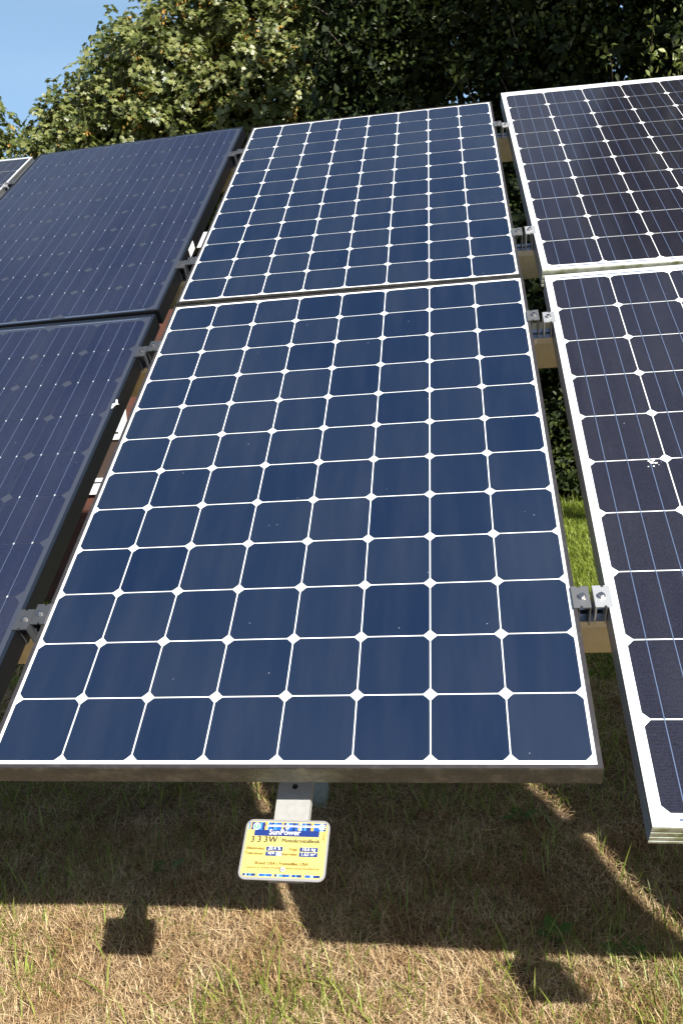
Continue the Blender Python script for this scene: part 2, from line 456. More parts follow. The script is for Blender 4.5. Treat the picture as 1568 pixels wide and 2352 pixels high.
def rafter(x, label):
    root = empty('rafter', on_plane(x, 0, 0), label, 'rafter', 'sloping bars under the rails')
    mb = MB()
    mb.box((-.031, -.135, -.168), (.031, 3.0, -.1490), 0)
    b = mb.build('bar', M_bar, root)
    mb = MB()
    mb.prism([(.0052 * math.cos(k * .5236), -.0 + .030 + .0052 * math.sin(k * .5236)) for k in range(12)], -.1490, -.1485)
    mb.build('bolt_hole', M_hole, root)
    return root
rafter(.512, 'pale grey sloping bar that sticks out under the lower edge and carries the yellow sign')
rafter(1.585, 'pale grey sloping bar under the right column of panels')
rafter(-.56, 'pale grey sloping bar under the left column of black panels')

gx = empty('girder', Matrix.Translation((0, 1.43, 0)), 'galvanised girder across the back under the sloping bars', 'girder')
zg = HGT + 1.30 * math.sin(TILT) + .0
def raf_bottom(Y):   # world height of the rafter's underside at world Y
    yy = (Y - .168 * math.sin(TILT)) / math.cos(TILT)
    return HGT + yy * math.sin(TILT) - .168 * math.cos(TILT)
zr = raf_bottom(1.39) - .002
mb = MB(); mb.box((-2.0, -.04, zr - .10), (3.0, .04, zr)); mb.build('girder_beam', M_zinc, gx)
for x, lab in ((.265, 'grey square post standing in the shade behind the grey bar'), (-1.15, 'grey square post under the left column of panels'), (2.55, 'grey square post under the right end of the rack')):
    root = empty('support_post', Matrix.Translation((x, 1.43, 0)), lab, 'post', 'posts carrying the rack')
    mb = MB(); mb.box((-.05, -.039, -.30), (.05, .041, zr - .101)); mb.build('shaft', M_post, root)
    mb = MB(); mb.box((-.075, -.07, zr - .125), (.075, .07, zr - .1015)); mb.build('cap_plate', M_zinc, root)

# ------------------------------------------------------------------ clamps
def make_clamp(mat):
    """end clamp: plate with two notches over the frame lip (towards -x), web and foot down to the channel"""
    root = empty('panel_clamp', Matrix.Identity(4), '', 'clamp')
    mb = MB()
    out = [(-.0075, -.026), (.0035, -.026), (.0035, -.022), (.0085, -.022), (.0085, -.026), (.0240, -.026), (.0240, .026), (.0085, .026), (.0085, .0225), (.0035, .0225), (.0035, .026), (-.0075, .026)]
    mb.prism(out, .0026, .0056)
    mb.box((.0212, -.026, -.0470), (.0240, .026, .0025))
    mb.box((.0020, -.024, -.0470), (.0044, .024, .0025))
    mb.build('bracket', mat, root)
    mb = MB()
    cx = .0105
    mb.prism([(cx + .0078 * math.cos(k * math.pi / 8), .0078 * math.sin(k * math.pi / 8)) for k in range(16)], .0058, .0072)
    mb.prism([(cx + .0058 * math.cos(k * math.pi / 3 + .3), .0058 * math.sin(k * math.pi / 3 + .3)) for k in range(6)], .0073, .0118)
    mb.prism([(cx + .0042 * math.cos(k * math.pi / 6), .0042 * math.sin(k * math.pi / 6)) for k in range(12)], .0119, .0126)
    mb.build('bolt', M_steel, root)
    return root
proto = {False: make_clamp(M_alu_dark), True: make_clamp(M_alu_light), 'dark': make_clamp(M_alu_black)}
used = set()
RW_ = ('lowest', 'second lowest', 'second highest', 'topmost')
FLIP = Matrix.Rotation(math.pi, 4, 'Z')
SHAPE = {}
def panel_edge(key, y, side):
    """x and height of a panel's outer edge in the rack plane at y (side +1 right, -1 left)"""
    cx, cy, W, H, v = PANELS[key]
    M = PLANE.inverted() @ panel_matrix(cx, cy, v)
    W *= 1 + v[6]
    yl = y - cy - v[1]
    q = M @ Vector((side * W / 2, yl, 0))
    return q.x, q.z
def place_clamp(key, side, ri, y, bright, label):
    x, z = panel_edge(key, y, side)
    o = proto[bright]
    if bright in used: o = copy_tree(o)
    used.add(bright)
    rot = Matrix.Identity(4) if side > 0 else FLIP
    o.matrix_world = PLANE @ Matrix.Translation((x, y, z)) @ rot
    tag(o, label, 'clamp', 'clamps holding the panels to the rails')
for ri, y in enumerate(RAILS):
    low = ri < 2
    place_clamp('ml' if low else 'mu', 1, ri, y + .001, False, '%s grey clamp on the right edge of the %s blue-celled panel' % (RW_[ri], 'lower' if low else 'upper'))
    place_clamp('rl' if low else 'ru', -1, ri, y + .004, True, '%s bright clamp on the left edge of the %s right silver panel' % (RW_[ri], 'lower' if low else 'upper'))
    place_clamp('ll' if low else 'lu', 1, ri, y - .016, 'dark', '%s dark clamp on the right edge of the %s black panel' % (RW_[ri], 'lower' if low else 'upper'))
    place_clamp('ml' if low else 'mu', -1, ri, y + .000, 'dark', '%s dark clamp on the left edge of the %s blue-celled panel' % (RW_[ri], 'lower' if low else 'upper'))
place_clamp('fu', 1, 3, RAILS[3] - .01, True, 'bright clamp on the silver panel corner at the far left edge')
place_clamp('lu', -1, 3, RAILS[3] - .005, 'dark', 'dark clamp on the left edge of the upper black panel')

# ------------------------------------------------------------------ the sign
M_plate = mat_simple('sign_plate_edge', (.40, .39, .39), rough=.4, metal=.5)
M_yel = mat_simple('sign_yellow', (.52, .44, .13), rough=.4, var=.05, vscale=30)
M_navy = mat_simple('sign_navy', (.012, .030, .15), rough=.35)
M_blue = mat_simple('sign_blue', (.012, .085, .36), rough=.35)
M_sky = mat_simple('sign_light_blue', (.05, .19, .50), rough=.35)
M_pale = mat_simple('sign_pale_blue', (.26, .45, .60), rough=.35)
M_ora = mat_simple('sign_orange', (.55, .30, .05), rough=.35)
M_wht = mat_simple('sign_white', (.62, .63, .64), rough=.35)
M_grn = mat_simple('sign_green', (.13, .42, .22), rough=.35)
M_txt = mat_simple('sign_grey_text', (.06, .04, .035), rough=.4)
M_txt2 = mat_simple('sign_brown_text', (.22, .12, .03), rough=.4)

def rrect(w, h, r, n=6):
    pts = []
    for cx, cy, a0 in ((w/2-r, h/2-r, 0), (-w/2+r, h/2-r, 90), (-w/2+r, -h/2+r, 180), (w/2-r, -h/2+r, 270)):
        for k in range(n + 1):
            a = R_(a0 + 90 * k / n); pts.append((cx + r * math.cos(a), cy + r * math.sin(a)))
    return pts

def text_mesh(name, items, mat, parent, z):
    """items: (string, x, y, size, align, bold offset, rotation) merged into one mesh"""
    dg = bpy.context.evaluated_depsgraph_get()
    for s_, x, y, size, al, off, rot in items:
        mb = MB()
        cu = bpy.data.curves.new('t', 'FONT')
        cu.body = s_; cu.size = size; cu.align_x = al; cu.align_y = 'CENTER'
        cu.offset = off; cu.resolution_u = 3
        ob = bpy.data.objects.new('t', cu); COL.objects.link(ob)
        dg.update()
        me = bpy.data.meshes.new_from_object(ob.evaluated_get(dg))
        c, s2 = math.cos(rot), math.sin(rot)
        b = len(mb.v)
        for vtx in me.vertices:
            p = vtx.co
            mb.v.append((x + p.x * c - p.y * s2, y + p.x * s2 + p.y * c, z))
        for pl in me.polygons:
            mb.f.append(tuple(b + i for i in pl.vertices)); mb.m.append(0); mb.sm.append(False)
        bpy.data.objects.remove(ob); bpy.data.meshes.remove(me); bpy.data.curves.remove(cu)
        mb.build(name, mat, parent)

SW, SH = .150, .105
def make_sign(mat4, label, written):
    root = empty('info_sign', mat4, label, 'sign', 'signs under the panels')
    mb = MB(); mb.prism(rrect(SW, SH, .013), 0, .0028); mb.build('plate', M_plate, root)
    # printed face: units u 0..1 (left to right), v 0..1 (bottom to top)
    fw, fh = SW - .007, SH - .008
    U = lambda u: (u - .5) * fw
    V = lambda v: (v - .5) * fh
    mb = MB(); mb.prism(rrect(fw, fh, .0095), .0029, .0031); face = mb.build('printed_face', M_yel, root)
    zc = [.0034]
    mats = [M_navy, M_blue, M_sky, M_pale, M_ora, M_wht, M_grn]
    def band(name, quads):
        st = MB()
        for u0, v0, u1, v1, m, z in quads: st.face([(U(u0), V(v0), z), (U(u1), V(v0), z), (U(u1), V(v1), z), (U(u0), V(v1), z)], m)
        return st.build(name, mats, face)
    top = [(.012,.03,2),(.03,.048,4),(.048,.15,0),(.15,.18,2),(.18,.215,0),(.215,.246,4),(.246,.26,3),(.26,.305,1),(.305,.325,0),(.325,.365,2),(.365,.425,1),(.425,.448,4),(.448,.48,0),(.48,.51,3),(.51,.56,1),(.56,.595,0),(.595,.63,1),(.63,.652,4),(.652,.68,3),(.68,.70,0),(.70,.735,2),(.735,.79,0),(.79,.825,4),(.825,.90,1),(.90,.95,2),(.95,.975,0)]
    bot = [(.035,.065,0),(.065,.085,3),(.085,.11,0),(.11,.14,2),(.14,.19,0),(.19,.225,5),(.225,.235,3),(.235,.29,1),(.29,.33,2),(.33,.39,1),(.39,.42,5),(.42,.45,0),(.45,.475,3),(.475,.52,2),(.52,.545,0),(.545,.60,1),(.60,.615,5),(.615,.63,3),(.63,.665,0),(.665,.69,2),(.69,.745,0),(.745,.785,5),(.785,.85,1),(.85,.885,3),(.885,.965,0)]
    mats[5:5] = []
    mats.append(M_yel)
    band('stripe_band', [(a_, .845, b_, .985, m_, .0034) for a_, b_, m_ in top])
    band('stripe_band', [(a_, .018, b_, .062, 7 if m_ == 5 else m_, .0034) for a_, b_, m_ in bot])
    band('title_bar', [(.095, .735, .90, .844, 0, .0034)])
    if written:
        band('name_strip', [(.235, .907, .90, .945, 5, .0037)])
        for v_, (u0, u1) in ((.505, (.275, .475)), (.415, (.275, .475)), (.505, (.685, .905)), (.415, (.685, .905))):
            band('value_box', [(u0, v_ - .038, u1, v_ + .038, 0, .0034)])
        band('paper_patch', [(.405, .383, .472, .447, 5, .0040)])
    e = MB()
    e.prism([(U(.112) + .0066 * math.cos(k * .2618), V(.905) + .0066 * math.sin(k * .2618)) for k in range(24)], .0039, .0041, 0)
    e.prism([(U(.112) + .0056 * math.cos(k * .2618), V(.905) + .0056 * math.sin(k * .2618)) for k in range(24)], .0043, .0044, 1)
    e.build('number_badge', [M_wht, M_grn], face)
    e = MB()
    cx, cy = U(.925), V(.915)
    star = []
    for k in range(20):
        r = .0062 if k % 2 == 0 else .0046
        if k in (2, 18, 0): r = .0072
        star.append((cx + r * math.cos(k * .31416), cy + r * math.sin(k * .31416)))
    e.prism(star, .0042, .0044, 0)
    e.prism([(cx - .0006 + .0036 * math.cos(k * .5236), cy + .0036 * math.sin(k * .5236)) for k in range(12)], .0045, .0046, 1)
    e.build('sun_emblem', [M_wht, M_pale], face)
    if written:
        text_mesh('white_lettering', [
            ('SunPower', U(.475), V(.797), .0136, 'CENTER', .00014, 0), ('7', U(.112), V(.905), .0098, 'CENTER', .00025, .12),
            ('20.4 %', U(.375), V(.505), .0084, 'CENTER', .0001, 0), ('=/+', U(.345), V(.415), .0085, 'CENTER', .0002, 0),
            ('18.6 kg', U(.795), V(.505), .0084, 'CENTER', .0001, 0), ('1.63 m\u00b2', U(.795), V(.415), .0084, 'CENTER', .0001, 0)], M_wht, face, .0049)
        text_mesh('grey_lettering', [
            ('3 3 3', U(.175), V(.66), .0150, 'CENTER', .00012, 0), ('W', U(.345), V(.66), .0150, 'CENTER', .00012, 0),
            ('Monokrystallinsk', U(.69), V(.65), .0098, 'CENTER', 0, 0), ('NORDISK FOLKECENTER for VEDVARENDE ENERGI', U(.52), V(.926), .0038, 'CENTER', 0, 0)], M_txt, face, .0050)
        text_mesh('brown_lettering', [
            ('Effektivitet:', U(.262), V(.50), .0072, 'RIGHT', .00004, 0), ('Tolerancer:', U(.262), V(.41), .0072, 'RIGHT', .00004, 0),
            ('V\u00e6gt:', U(.672), V(.50), .0072, 'RIGHT', .00004, 0), ('St\u00f8rrelse:', U(.672), V(.41), .0072, 'RIGHT', .00004, 0),
            ('Brand: USA | Fremstillet: USA', U(.49), V(.24), .0076, 'CENTER', .00006, 0),
            ('Leveret af: Sonnen-Froehlich  www.sonnen-froehlich.de', U(.51), V(.165), .0056, 'CENTER', 0, 0),
            ('08/2012', U(.965), V(.75), .0046, 'CENTER', 0, math.pi / 2)], M_txt2, face, .0050)
    for v_, nm in ((.895, .5), (.135, .5)):
        e = MB()
        c = (U(.50 if v_ > .5 else .515), V(v_))
        e.prism([(c[0] + .0042 * math.cos(k * .5236), c[1] + .0042 * math.sin(k * .5236)) for k in range(12)], .0051, .0060)
        e.prism([(c[0] + .0011 * math.cos(k * .5236), c[1] + .0011 * math.sin(k * .5236)) for k in range(12)], .0061, .0062, 1)
        e.build('screw', [M_screw, M_hole], root)
    return root
sgn = PLANE @ Matrix.Translation((.5080, -.0875, -.1480)) @ Matrix.Rotation(R_(-1.0), 4, 'Z')
make_sign(sgn, 'yellow and blue data sign on the grey bar below the lower blue-celled panel', True)
make_sign(PLANE @ Matrix.Translation((1.585, -.165, -.1480)), 'data sign under the right silver panel, just outside the right edge', False)

# ------------------------------------------------------------------ numpy leaf / blade meshes
def np_mesh(name, V, F_sizes, F_idx, mats, mat_idx=None):
    me = bpy.data.meshes.new(name)
    nv, nf, nl = len(V), len(F_sizes), len(F_idx)
    me.vertices.add(nv); me.vertices.foreach_set('co', V.astype(np.float32).ravel())
    me.loops.add(nl); me.loops.foreach_set('vertex_index', F_idx.astype(np.int32))
    me.polygons.add(nf)
    st = np.concatenate([[0], np.cumsum(F_sizes)[:-1]]).astype(np.int32)
    me.polygons.foreach_set('loop_start', st)
    if mat_idx is not None: me.polygons.foreach_set('material_index', mat_idx.astype(np.int32))
    for m in (mats if isinstance(mats, (list, tuple)) else [mats]): me.materials.append(m)
    me.update(calc_edges=True); me.validate()
    return me

def obj(name, me, parent=None):
    o = bpy.data.objects.new(name, me); COL.objects.link(o)
    if parent is not None: o.parent = parent
    return o

def norm(a): return a / (np.linalg.norm(a, axis=1, keepdims=True) + 1e-9)

def leaf_cloud(P, T, Nn, size, shape, fold=.18):
    """places one leaf per row: P base, T tip direction, Nn normal; shape = list of faces of (side, along, up) points"""
    T = norm(T); B = norm(np.cross(T, Nn)); Nn = np.cross(B, T)
    verts = np.array(shape[0]); faces = shape[1]
    nv = len(verts)
    V = (P[:, None, :] + size[:, None, None] * (verts[None, :, 0:1] * B[:, None, :] + verts[None, :, 1:2] * T[:, None, :] + verts[None, :, 2:3] * Nn[:, None, :])).reshape(-1, 3)
    fs = np.tile([len(f) for f in faces], len(P))
    fi = (np.concatenate([np.array(f) for f in faces])[None, :] + (np.arange(len(P)) * nv)[:, None]).ravel()
    return V, fs, fi

# five-lobed maple-like leaf (two folded halves), oval leaf, seed key
MAPLE = ([(0,0,0),(0,.55,-.03),(0,1,-.16), (-.16,.70,.03),(-.40,.82,.02),(-.30,.45,.05),(-.56,.36,.0),(-.26,.12,.04), (.16,.70,.03),(.40,.82,.02),(.30,.45,.05),(.56,.36,.0),(.26,.12,.04)],
         [(0,1,2,3,4,5,6,7), (0,12,11,10,9,8,2,1)])
OVAL = ([(0,0,0),(0,.5,-.02),(0,1,-.10),(-.24,.30,.06),(-.27,.62,.05),(.24,.30,.06),(.27,.62,.05)], [(0,1,2,4,3),(0,5,6,2,1)])
BIG = ([(0,0,0),(.38,.35,.05),(.30,.8,0),(0,1,-.1),(-.30,.8,0),(-.38,.35,.05)], [(0,1,2,3,4,5)])

def merge(parts):
    V, fs, fi, mi = [], [], [], []; off = 0
    for (v, s, i), m in parts:
        V.append(v); fs.append(s); fi.append(i + off); mi.append(np.full(len(s), m)); off += len(v)
    return np.concatenate(V), np.concatenate(fs), np.concatenate(fi), np.concatenate(mi)

rng = np.random.default_rng(11)
M_bark = mat_simple('bark', (.09, .07, .05), rough=.9, var=.5, vscale=6, bump=.8, bscale=20)
M_syc = mat_leaf('sycamore_leaf', (.056, .080, .018), (.300, .312, .117), (.132, .150, .038), trans=.32, rough=.42, spec=.5, tcol=(.12, .15, .02))
M_key = mat_leaf('seed_key', (.42, .22, .045), (.62, .38, .09), trans=.3, rough=.6)
M_hedge = mat_leaf('elm_leaf', (.026, .042, .010), (.090, .110, .026), (.044, .064, .015), trans=.36, rough=.42, spec=.25)
M_hedge_inner_shade = mat_leaf('shaded_inner_leaf', (.012, .020, .006), (.022, .032, .009), trans=.15, rough=.6, spec=.2)  # shade inside the crown is put into a darker leaf colour

def tufts(C, O, n, spread, rngs):
    """n leaves round every tuft centre C with outward axis O"""
    P = np.repeat(C, n, 0); A = np.repeat(O, n, 0)
    P = P + rngs.normal(0, spread, P.shape) * np.array([1, 1, .75])
    return P, A

def ball_points(c, r, n, rngs, lo=.55, hi=1.05):
    d = norm(rngs.normal(0, 1, (n, 3)))
    rad = r * (lo + (hi - lo) * rngs.random(n) ** .5)
    return np.array(c) + d * rad[:, None] * np.array([1, 1, .9]), d

def limbs(base, targets, r0, rngs, forks=3):
    mb = MB()
    base = Vector(base)
    for i, t in enumerate(targets):
        t = Vector(t)
        p = [base.lerp(t, k / 6) + Vector(rngs.normal(0, .12, 3)) * (1 if 0 < k < 6 else 0) + Vector((0, 0, .5 * math.sin(math.pi * k / 6))) for k in range(7)]
        mb.tube(p, [r0 * (1 - .85 * k / 6) for k in range(7)], 7)
        for f in range(forks):
            k = 2 + f
            e = p[k] + Vector(rngs.normal(0, .9, 3)) + (t - base).normalized() * .8
            mb.tube([p[k], p[k].lerp(e, .5) + Vector((0, 0, .1)), e], [r0 * .35, r0 * .2, .008], 6)
    return mb

def sycamore(name, label, trunk_xy, lobes, n_per, cat='tree', group='trees behind the rack', size=(.066, .122), seed=1):
    rg = np.random.default_rng(seed)
    root = empty(name, Matrix.Translation((trunk_xy[0], trunk_xy[1], 0)), label, cat, group)
    inv = np.array([trunk_xy[0], trunk_xy[1], 0.])
    parts = []
    for (x, y, z, r) in lobes:
        nt_ = int(n_per * r * r)
        C, O = ball_points((x, y, z), r, nt_, rg)
        # every tuft is a few whorls; the leaves of a whorl fan out from one twig end and droop
        P, A = tufts(C, O, 6, .20, rg)
        A = norm(A * .6 + np.array([.12, -.18, .45]) + rg.normal(0, .35, A.shape))
        n = 7; k0 = len(P)
        E1 = norm(np.cross(A, np.array([0., 0., 1.]) + rg.normal(0, .1, A.shape))); E2 = np.cross(A, E1)
        ph = (np.arange(n) / n * 2 * np.pi)[None, :] + rg.uniform(0, 6.28, (k0, 1)) + rg.normal(0, .22, (k0, n))
        R3 = np.cos(ph)[:, :, None] * E1[:, None, :] + np.sin(ph)[:, :, None] * E2[:, None, :]
        T = (R3 + .15 * A[:, None, :] + np.array([0, 0, -.42]) + rg.normal(0, .16, R3.shape)).reshape(-1, 3)
        Nn = (A[:, None, :] * .9 + .35 * R3 + rg.normal(0, .16, R3.shape)).reshape(-1, 3)
        P = (P[:, None, :] + R3 * .035).reshape(-1, 3)
        k = len(P)
        sz = rg.uniform(size[0], size[1], k)
        parts.append((leaf_cloud(P - inv, T, Nn, sz, MAPLE), 0))
        ks = int(nt_ * .75)
        Cs = C[rg.choice(nt_, ks)]
        Ps = np.repeat(Cs, 7, 0) + rg.normal(0, .05, (ks * 7, 3)) + np.array([0, 0, -.06])
        Ts = np.array([0, 0, -1.]) + rg.normal(0, .45, Ps.shape)
        parts.append((leaf_cloud(Ps - inv, Ts, rg.normal(0, 1, Ps.shape), rg.uniform(.045, .075, len(Ps)), OVAL), 1))
    V, fs, fi, mi = merge(parts)
    obj('foliage', np_mesh('foliage', V, fs, fi, [M_syc, M_key], mi), root)
    mb = MB()
    mb.tube([(0, 0, -.3), (.05, .02, 1.2), (-.05, .05, 2.6), (.0, .0, 3.6)], [.30, .24, .21, .18], 12)
    mb.build('trunk', M_bark, root)
    lm_ = limbs((0, 0, 3.4), [(x - inv[0], y - inv[1], z) for x, y, z, r in lobes], .10, rg)
    lm_.build('limbs', M_bark, root)
    return root

sycamore('sycamore_tree', 'sunlit maple-like tree with orange seed clusters filling the upper left', (-2.6, 15.0),
    [(-5.9, 14.2, 6.3, .95), (-5.1, 14.3, 7.0, 1.0), (-4.6, 13.6, 6.1, 1.05), (-4.35, 14.2, 7.6, .80), (-3.6, 13.6, 7.1, 1.25), (-3.3, 13.4, 5.9, 1.2), (-3.05, 14.6, 9.0, 1.1),
     (-2.3, 13.5, 7.9, 1.2), (-2.1, 13.3, 6.5, 1.25), (-1.9, 14.3, 9.3, 1.3), (-1.0, 13.8, 8.3, 1.3), (-.9, 13.4, 6.9, 1.3), (-2.4, 14.0, 5.3, 1.2), (-4.2, 14.3, 5.0, 1.1), (-.4, 14.4, 9.8, 1.4), (.6, 14.2, 7.8, 1.5), (-.5, 14.0, 5.6, 1.4), (-5.6, 14.6, 5.4, .8), (-6.25, 14.1, 6.55, .50), (-6.3, 14.0, 5.9, .55)],
    115, seed=4)
sycamore('sycamore_tree', 'small piece of another leafy tree at the left edge under the sky', (-9.4, 14.4),
    [(-8.1, 14.0, 6.5, 1.0), (-8.6, 13.8, 5.5, 1.1), (-9.4, 14.4, 7.0, 1.4), (-9.6, 14.2, 5.2, 1.4), (-7.35, 14.0, 5.55, .5)], 100, seed=8)

def hedge_tree(label, x, y, height, r, seed, lean=0., dense=1.0, group='dark trees behind the right of the rack'):
    """tall leafy tree with branches to the ground"""
    rg = np.random.default_rng(seed)
    root = empty('elm_tree', Matrix.Translation((x, y, 0)), label, 'tree', group)
    parts = []
    def column(n, z0, z1, spread, edge):
        z = rg.uniform(z0, z1, n)
        a = rg.uniform(0, 2 * math.pi, n)
        prof = r * (.80 + .22 * np.sin(z * 1.7 + seed) + .12 * np.sin(z * 4.1 + seed * 2) ) * np.clip((height - z) / 3.0, .12, 1) ** .6
        rad = prof * (edge[0] + (edge[1] - edge[0]) * rg.random(n) ** .6)
        O = np.stack([np.cos(a), np.sin(a), np.zeros(n)], 1)
        C = np.stack([rad * np.cos(a), rad * np.sin(a) + lean * np.clip((z - 3) / 8, 0, 1.4), z], 1)
        return C, O
    # near part in view: small leaves along twigs, mostly on the side towards the lawn
    n = int(2200 * dense)
    C, O = column(n, .15, 7.3, .3, (.55, 1.08))
    keep = O[:, 1] < .45
    C, O = C[keep], O[keep]
    P, A = tufts(C, O, 12, .15, rg); k = len(P)
    T = A * .6 + np.array([0, 0, -.25]) + rg.normal(0, .6, (k, 3))
    Nn = A * .5 + np.array([0, 0, .7]) + rg.normal(0, .5, (k, 3))
    parts.append((leaf_cloud(P, T, Nn, rg.uniform(.04, .072, k), OVAL), 0))
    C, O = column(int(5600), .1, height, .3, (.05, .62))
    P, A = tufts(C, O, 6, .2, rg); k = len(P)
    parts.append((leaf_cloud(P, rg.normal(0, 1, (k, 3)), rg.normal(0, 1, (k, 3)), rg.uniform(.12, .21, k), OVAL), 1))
    C, O = column(int(900 + 420 * max(0, height - 10)), 7.2, height, .3, (.3, 1.05))
    P, A = tufts(C, O, 9, .2, rg); k = len(P)
    parts.append((leaf_cloud(P, A + rg.normal(0, .7, (k, 3)), A + rg.normal(0, .6, (k, 3)) + np.array([0, 0, .6]), rg.uniform(.13, .20, k), BIG), 0))
    V, fs, fi, mi = merge(parts)
    obj('foliage', np_mesh('foliage', V, fs, fi, [M_hedge, M_hedge_inner_shade], mi), root)
    mb = MB()
    mb.tube([(0, 0, -.3), (.05, 0, 3), (-.04, .05 + lean * .4, 7), (0, lean, height * .9)], [.20, .16, .11, .03], 10)
    for k in range(26):
        z = rg.uniform(.8, min(7.5, height * .8)); a = rg.uniform(-math.pi, 0)
        e = Vector((math.cos(a) * r * .75, math.sin(a) * r * .75 + lean * max(0, (z - 3) / 8), z + rg.uniform(.2, 1.0)))
        s_ = Vector((0, 0, z - .3))
        mb.tube([s_, s_.lerp(e, .5) + Vector((0, 0, .12)), e], [.022, .012, .003], 6)
    mb.build('trunk', M_bark, root)
    return root

ELMS = [
    hedge_tree('dark leafy tree beside the sunlit maple-like tree, above the upper blue-celled panel', .15, 9.3, 8.3, 1.35, 21),
    hedge_tree('dark leafy tree above the top right corner of the upper blue-celled panel', 1.95, 9.2, 8.8, 1.40, 22),
    hedge_tree('dark leafy tree above the left part of the upper right silver panel', 3.7, 9.1, 9.6, 1.40, 23),
    hedge_tree('dark leafy tree at the right edge above the upper right silver panel', 5.75, 9.0, 15.5, 2.3, 24),
]
# leafy twigs hanging out of the dark trees
def sprig(parent, p0, p1, n, seed):
    rg = np.random.default_rng(seed)
    px, py = parent.matrix_world.translation.x, parent.matrix_world.translation.y
    a, b = Vector(p0) - Vector((px, py, 0)), Vector(p1) - Vector((px, py, 0))
    pts = [a.lerp(b, k / 5) + Vector((0, 0, .10 * math.sin(math.pi * k / 5))) + Vector(rg.normal(0, .02, 3)) for k in range(6)]
    mb = MB(); mb.tube(pts, [.007, .006, .005, .004, .003, .0015], 5)
    tw = mb.build('twig', M_bark, parent)
    t = rg.uniform(.15, 1, n)
    P = np.array([list(a.lerp(b, x)) for x in t]) + rg.normal(0, .05, (n, 3)); P[:, 2] += .1 * np.sin(np.pi * t)
    T = rg.normal(0, 1, (n, 3)) + np.array([0, -.3, -.3]); Nn = rg.normal(0, .6, (n, 3)) + np.array([.2, -.4, .6])
    v, f_, i_ = leaf_cloud(P, T, Nn, rg.uniform(.045, .085, n), OVAL)
    obj('twig_leaves', np_mesh('twig_leaves', v, f_, i_, M_sprig_lit), tw)
M_sprig_lit = mat_leaf('sunlit_twig_leaf', (.10, .14, .03), (.30, .32, .09), (.17, .20, .05), trans=.45, rough=.4, spec=.4)  # paler copy of the elm leaf, sunlight on the twigs painted in
for k, (p0, p1, n) in enumerate((((2.95, 8.1, 3.6), (2.75, 7.0, 4.70), 80), ((3.05, 8.0, 3.9), (2.98, 6.9, 4.25), 70), ((2.6, 8.0, 4.2), (2.35, 7.3, 4.55), 22), ((3.2, 8.0, 4.3), (3.1, 7.0, 4.85), 60), ((2.2, 8.1, 3.9), (1.78, 7.4, 4.15), 20), ((1.2, 8.1, 4.3), (.9, 7.5, 4.6), 18))):
    sprig(ELMS[1] if p0[0] < 2.5 else ELMS[2], p0, p1, n, 500 + k)
# the high-crowned neighbour to the right, out of the picture, that keeps the row in shade
sycamore('tall_tree', 'tall high-crowned tree right of the picture that shades the dark trees', (9.3, -.6),
    [(9.7, -.3, 12.2, 1.9), (10.4, -1.1, 13.2, 1.8), (9.0, .5, 11.2, 1.7), (10.0, -.7, 10.6, 1.4), (9.6, -.1, 14.2, 1.6), (9.3, .3, 12.6, 1.6)], 1.8, group='trees right of the picture', size=(.24, .36), seed=61)

# ------------------------------------------------------------------ house seen through the left gap
M_brick = None
m, nt, p = new_mat('red_brown_boards'); L = nt.links
tcn = N(nt, 'ShaderNodeTexCoord'); mpn = N(nt, 'ShaderNodeMapping'); mpn.inputs['Rotation'].default_value = (math.pi / 2, 0, 0)
br = N(nt, 'ShaderNodeTexBrick'); br.inputs['Scale'].default_value = 1.0
br.inputs['Brick Width'].default_value = 4.; br.inputs['Row Height'].default_value = .12; br.inputs['Mortar Size'].default_value = .006
br.inputs['Color1'].default_value = (.085, .028, .016, 1); br.inputs['Color2'].default_value = (.065, .022, .013, 1); br.inputs['Mortar'].default_value = (.06, .03, .02, 1)
L.new(tcn.outputs['Object'], mpn.inputs[0]); L.new(mpn.outputs[0], br.inputs['Vector']); L.new(br.outputs[0], p.inputs['Base Color'])
p.inputs['Roughness'].default_value = .85
M_brick = m
M_white = mat_simple('white_paint', (.80, .80, .78), rough=.4, var=.06, vscale=15)
M_pane = mat_simple('window_pane', (.05, .035, .03), rough=.06, spec=.7)
M_roof = mat_simple('roof_felt', (.05, .05, .05), rough=.9, var=.3, vscale=30)
hs = empty('wooden_house', Matrix.Translation((-3.3, 4.55, 0)), 'low red-brown wooden house with white windows glimpsed through the left-hand gap', 'house')
mb = MB(); mb.box((-2.4, 0, -.2), (2.40, 2.6, 2.46)); mb.build('wall', M_brick, hs)
mb = MB(); mb.box((-2.6, -.25, 2.475), (2.58, 2.8, 2.545)); rf = mb.build('roof', M_roof, hs)
mb = MB(); mb.box((-2.62, -.28, 2.47), (2.60, -.251, 2.565)); mb.build('fascia', M_white, rf)
for wx0, wx1, wz0, wz1 in ((.55, 1.72, .90, 1.62), (-1.4, -.2, .90, 1.62)):
    mb = MB()
    mb.box((wx0, -.03, wz0 - .09), (wx1 + .04, .04, wz0)); mb.box((wx0, -.045, wz0 + .005), (wx1 + .04, .0, wz0 + .03))
    mb.box((wx0, -.03, wz0 + .31), (wx1, .02, wz0 + .35)); mb.box((wx0, -.03, wz0 + .365), (wx1, .02, wz0 + .40))
    mb.box((wx1 - .06, -.032, wz0 + .03), (wx1, .02, wz1)); mb.box((wx0, -.03, wz1 - .07), (wx1 - .061, .02, wz1))
    mb.box((wx0, -.03, wz0 + .03), (wx0 + .06, .02, wz1 - .071))
    w = mb.build('window', M_white, hs)
    mb = MB(); mb.box((wx0 + .061, -.012, wz0 + .03), (wx1 - .061, -.006, wz1 - .075)); mb.build('pane', M_pane, w)

